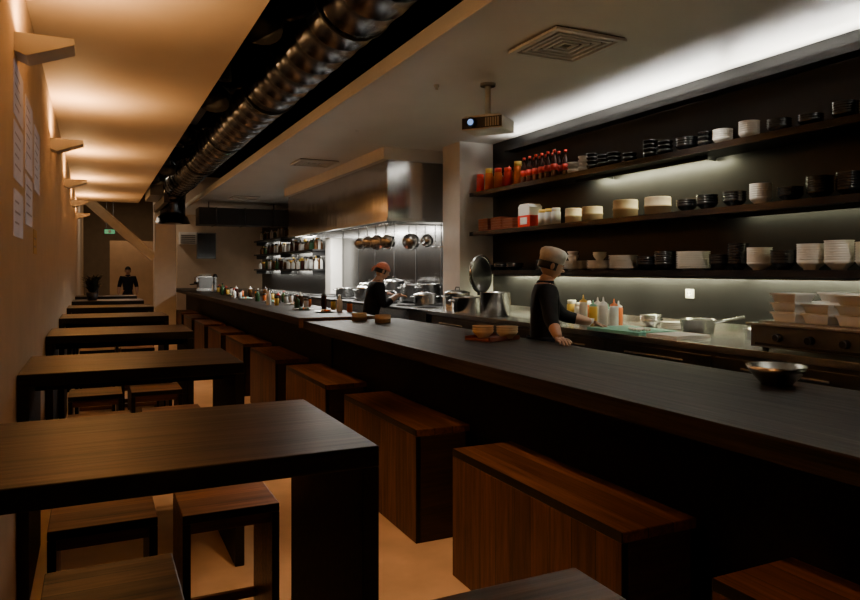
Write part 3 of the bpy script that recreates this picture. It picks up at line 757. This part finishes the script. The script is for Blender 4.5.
def head(b, c, yaw, pitch, kind, X):
    old = b.M
    b.M = X @ Matrix.Translation(c) @ Matrix.Rotation(yaw, 4, 'Z') @ Matrix.Rotation(-pitch, 4, 'X')
    def fn(p):
        x, y, z = p
        if z < 0:
            x *= 1-.34*(-z)**1.4; y = y*(1-.12*(-z)) if y > 0 else y*(1-.45*(-z))
        if y > 0.2 and z < -.55: y += .12*(-z-.5)
        if y > 0 and -.1 < z < .25: y -= .04*(1-abs(x))
        return Vector((x, y, z))
    b.ell((0, 0, 0), (.077, .097, .118), M_skin, 28, 20, fn=fn)
    b.ell((0, .098, -.016), (.012, .020, .010), M_skin, 12, 8); b.ell((0, .091, .004), (.008, .013, .026), M_skin, 12, 8)
    for sx in (-1, 1):
        b.ell((sx*.030, .081, .006), (.013, .009, .0085), M_eyew, 12, 8); b.ell((sx*.030, .0885, .006), (.0055, .003, .0055), M_eye, 10, 6)
        b.ell((sx*.030, .084, .014), (.016, .008, .005), M_skin, 10, 6); b.ell((sx*.030, .087, .028), (.018, .006, .0035), M_hair, 10, 6)
        b.ell((sx*.078, -.008, -.005), (.009, .018, .030), M_skin, 12, 8); b.ell((sx*.084, -.006, -.003), (.005, .010, .018), M_skin, 10, 6)
        b.ell((sx*.006, .094, -.026), (.007, .006, .005), M_skin, 8, 6)
    b.ell((0, .0875, -.050), (.024, .007, .0045), M_lip, 14, 6); b.ell((0, .086, -.058), (.020, .008, .005), M_lip, 14, 6)
    def cap(rr, cc, m, zc, f=None):
        def g(p):
            z = max(p.z, zc); q = Vector((p.x, p.y, z))
            return f(q) if f else q
        b.ell(cc, rr, m, 28, 16, fn=g)
    cap((.083, .099, .118), (0, -.012, .006), M_hair, -.35, lambda q: Vector((q.x, min(q.y, .45+.5*max(0, q.z)), q.z)))
    if kind == 'cap':
        b.lathe([(.084, 0), (.089, .0), (.091, .035), (.094, .04), (.099, .065), (.096, .092), (.074, .113), (.04, .122), (.0, .124)], (0, -.008, .026), M_hat, 28, Matrix.Scale(1.14, 4, (0, 1, 0)))
    elif kind == 'bandana':
        cap((.090, .110, .118), (0, -.006, .012), M_band, .12)
        b.lathe([(.086, 0), (.091, .002), (.091, .03), (.086, .032)], (0, -.004, .022), M_band, 28, Matrix.Scale(1.2, 4, (0, 1, 0)))
        b.ell((0, -.115, .03), (.02, .018, .016), M_band, 10, 8)
        for sx in (-1, 1): b.tube([(0, -.115, .03), (sx*.02, -.135, .0), (sx*.03, -.14, -.05)], [.01, .012, .004], M_band, 8)
    else:
        cap((.084, .104, .120), (0, -.006, .012), M_hair, .25)
    b.M = old

def frame(loc, yaw, sc): return Matrix.Translation(loc) @ Matrix.Rotation(yaw, 4, 'Z') @ Matrix.Scale(sc, 4)
def figure(name, loc, yaw, sc, lean, hands, headyaw, headpitch, kind, top, short=False, apron=True, stride=0.):
    b = B(); X = frame(loc, yaw, sc)
    def L(y, z, x=0): return (x, y+lean*max(0, z-.95), z)
    V = [(0, 0, .93), L(0, 1.06), L(.005, 1.20), L(0, 1.33), L(-.01, 1.425), L(0, 1.48), L(.012, 1.535)]
    R = [(.15, .115), (.138, .108), (.158, .122), (.165, .118), (.09, .082), (.056, .056), (.052, .052)]
    E = [(0, 1), (1, 2), (2, 3), (3, 4), (4, 5), (5, 6)]; lab = [top, top, top, top, M_skin, M_skin]
    arms = {}
    for s, sx in (('R', 1), ('L', -1)):
        i0 = len(V)
        sh = L(-.005, 1.385, sx*.175)
        el, wr, fd, nn = hands[s] if hands[s] else (L(-.03, 1.12, sx*.235), L(.05, .90, sx*.245), (0, .1, -1), (sx, 0, 0))
        mid = tuple((Vector(sh)+Vector(el))/2); fm = tuple(Vector(el).lerp(Vector(wr), .45))
        V += [sh, mid, el, fm, wr]; R += [.078, .066, .056, .045, .030]
        E += [(3, i0), (i0, i0+1), (i0+1, i0+2), (i0+2, i0+3), (i0+3, i0+4)]
        lab += [top, top, top, (M_skin if short == 2 else top), M_skin]
        arms[s] = (wr, fd, nn, sx)
        j0 = len(V)
        st = stride*sx
        V += [(sx*.095, 0, .84), (sx*.10, st*.5+.01, .48), (sx*.10, st*.9-.02, .10), (sx*.10, st*.9+.02, .045), (sx*.11, st*.9+.17, .032)]
        R += [.092, .062, .044, .040, (.038, .028)]
        E += [(0, j0), (j0, j0+1), (j0+1, j0+2), (j0+2, j0+3), (j0+3, j0+4)]
        lab += [M_trous, M_trous, M_trous, M_iron, M_iron]
    add_skin(b, V, E, R, lab, 0, X, 2)
    for s in arms:
        wr, fd, nn, sx = arms[s]; hand(b, wr, fd, nn, -sx, X)
    hp = Vector(V[6])+Vector((0, .015+headpitch*.03, .058))
    head(b, hp, headyaw, headpitch, kind, X)
    b.M = X
    c0 = Vector(V[4])
    b.lathe([(.066, .0), (.076, .0), (.068, .045), (.060, .045)], (0, c0.y+.005, c0.z+.005), top, 20)
    if apron:
        pts = []
        for i in range(9):
            a = math.pi*(i/8)
            pts.append((.175*math.cos(a), .14*math.sin(a)))
        lo = [b.v((x*1.05, y*1.1+.02, .5)) for x, y in pts]; hi = [b.v((x*.97, y+.005, 1.02)) for x, y in pts]
        for i in range(8): b.f([lo[i], lo[i+1], hi[i+1], hi[i]], M_apron, True)
        b.lathe([(.148, 0), (.153, 0), (.153, .03), (.148, .03)], (0, 0, 1.0), M_apron, 24, Matrix.Scale(.85, 4, (0, 1, 0)))
    b.M = Matrix.Identity(4)
    return b.done(name)

def pose(loc, yaw, sc, el, wr, fd):
    I = frame(loc, yaw, sc).inverted()
    return (tuple(I @ Vector(el)), tuple(I @ Vector(wr)), tuple(Matrix.Rotation(-yaw, 3, 'Z') @ Vector(fd)), (0, 0, 1))
a = ((3.02, 4.36, .15), math.radians(-118), .93)
hR = pose(*a, (2.88, 4.06, 1.26), (2.82, 3.88, 1.135), (-.25, -.9, -.10))
hL = pose(*a, (3.24, 4.42, 1.25), (3.42, 4.28, 1.20), (.75, -.4, -.25))
figure('chef', *a, .06, {'R': hR, 'L': hL}, .10, .28, 'cap', M_jacket, short=1)
a = ((3.02, 8.05, .15), math.radians(-100), .90)
hR = pose(*a, (3.12, 7.80, 1.17), (3.34, 7.88, 1.30), (.9, .1, -.2))
hL = pose(*a, (3.14, 8.30, 1.19), (3.33, 8.25, 1.31), (.9, -.1, -.2))
figure('chef', *a, .26, {'R': hR, 'L': hL}, .1, .35, 'bandana', M_jacket, short=0)
figure('waiter', (.85, 21.8, 0), math.radians(175), .99, .0, {'R': None, 'L': None}, .0, .1, 'hair', M_apron, short=2, apron=False, stride=.12)

# ------------------------------------------------------------ warm spotlights hung in the void
for i, (y, tx, p) in enumerate(((.6, 1.7, 95), (2.9, 1.5, 160), (5.7, 1.3, 140), (9.0, 1.3, 125), (10.6, 1.3, 125), (12.6, 1.2, 110), (15.6, 1.2, 80))):
    b = B(); x = .93
    b.cyl((x, y, 4.1), (x, y, 3.22), .008, .008, M_iron, 6)
    b.lathe([(.03, .13), (.045, .12), (.05, .0), (.045, .0), (.04, .1), (0, .11)], (x, y, 3.1), M_iron, 16)
    b.done('spotlight_fitting')
    spot('aisle_spotlight', (x, y, 3.13), (tx, y+.15, 0), p, (1, .60, .30), 60, .9)
# added fill spots over kitchen / bar, with invented tiny ceiling rings
for i, (x, y, p, tx, tz) in enumerate(((3.45, 1.9, 50, 3.85, 1.2), (3.45, 3.6, 60, 3.85, 1.2), (3.4, 5.9, 45, 3.75, 1.2), (2.5, 7.0, 22, 3.3, 2.0), (2.6, 11.5, 30, 2.9, 1), (3.0, 14.5, 36, 3.3, 0), (3.0, 17.8, 45, 3.1, 0))):
    b = B(); b.lathe([(.018, -.0), (.024, -.004), (.026, 0)], (x, y, H-.001), M_white, 16); b.done('added_spot_ring')
    spot('added_fill_spot', (x, y, H-.01), (tx, y, tz), p, (1, .93, .78), 85, .9, .02)
area('entry_light', (1.0, 27.4, 4.0), (0, 0, 0), 1, 1, 20, (1, .62, .34))
area('lobby_light', (1.0, 23.5, 4.0), (0, 0, 0), .5, .5, 18, (1, .66, .36))
area('lobby_light', (.6, 18.8, 4.0), (0, 0, 0), .4, .4, 26, (1, .8, .6))

# ------------------------------------------------------------ world + camera
w = bpy.data.worlds.new('World'); scene.world = w; w.use_nodes = True
w.node_tree.nodes['Background'].inputs[0].default_value = (.5, .45, .4, 1); w.node_tree.nodes['Background'].inputs[1].default_value = .02
cam = bpy.data.cameras.new('camera'); co = bpy.data.objects.new('camera', cam); COL.objects.link(co)
cam.sensor_width = 36; cam.lens = 700/860*36; cam.shift_y = -30/860; cam.clip_start = .02; cam.clip_end = 100
co.location = (0, 0, 1.6); co.rotation_euler = (math.pi/2, 0, -math.atan(335/700))
scene.camera = co
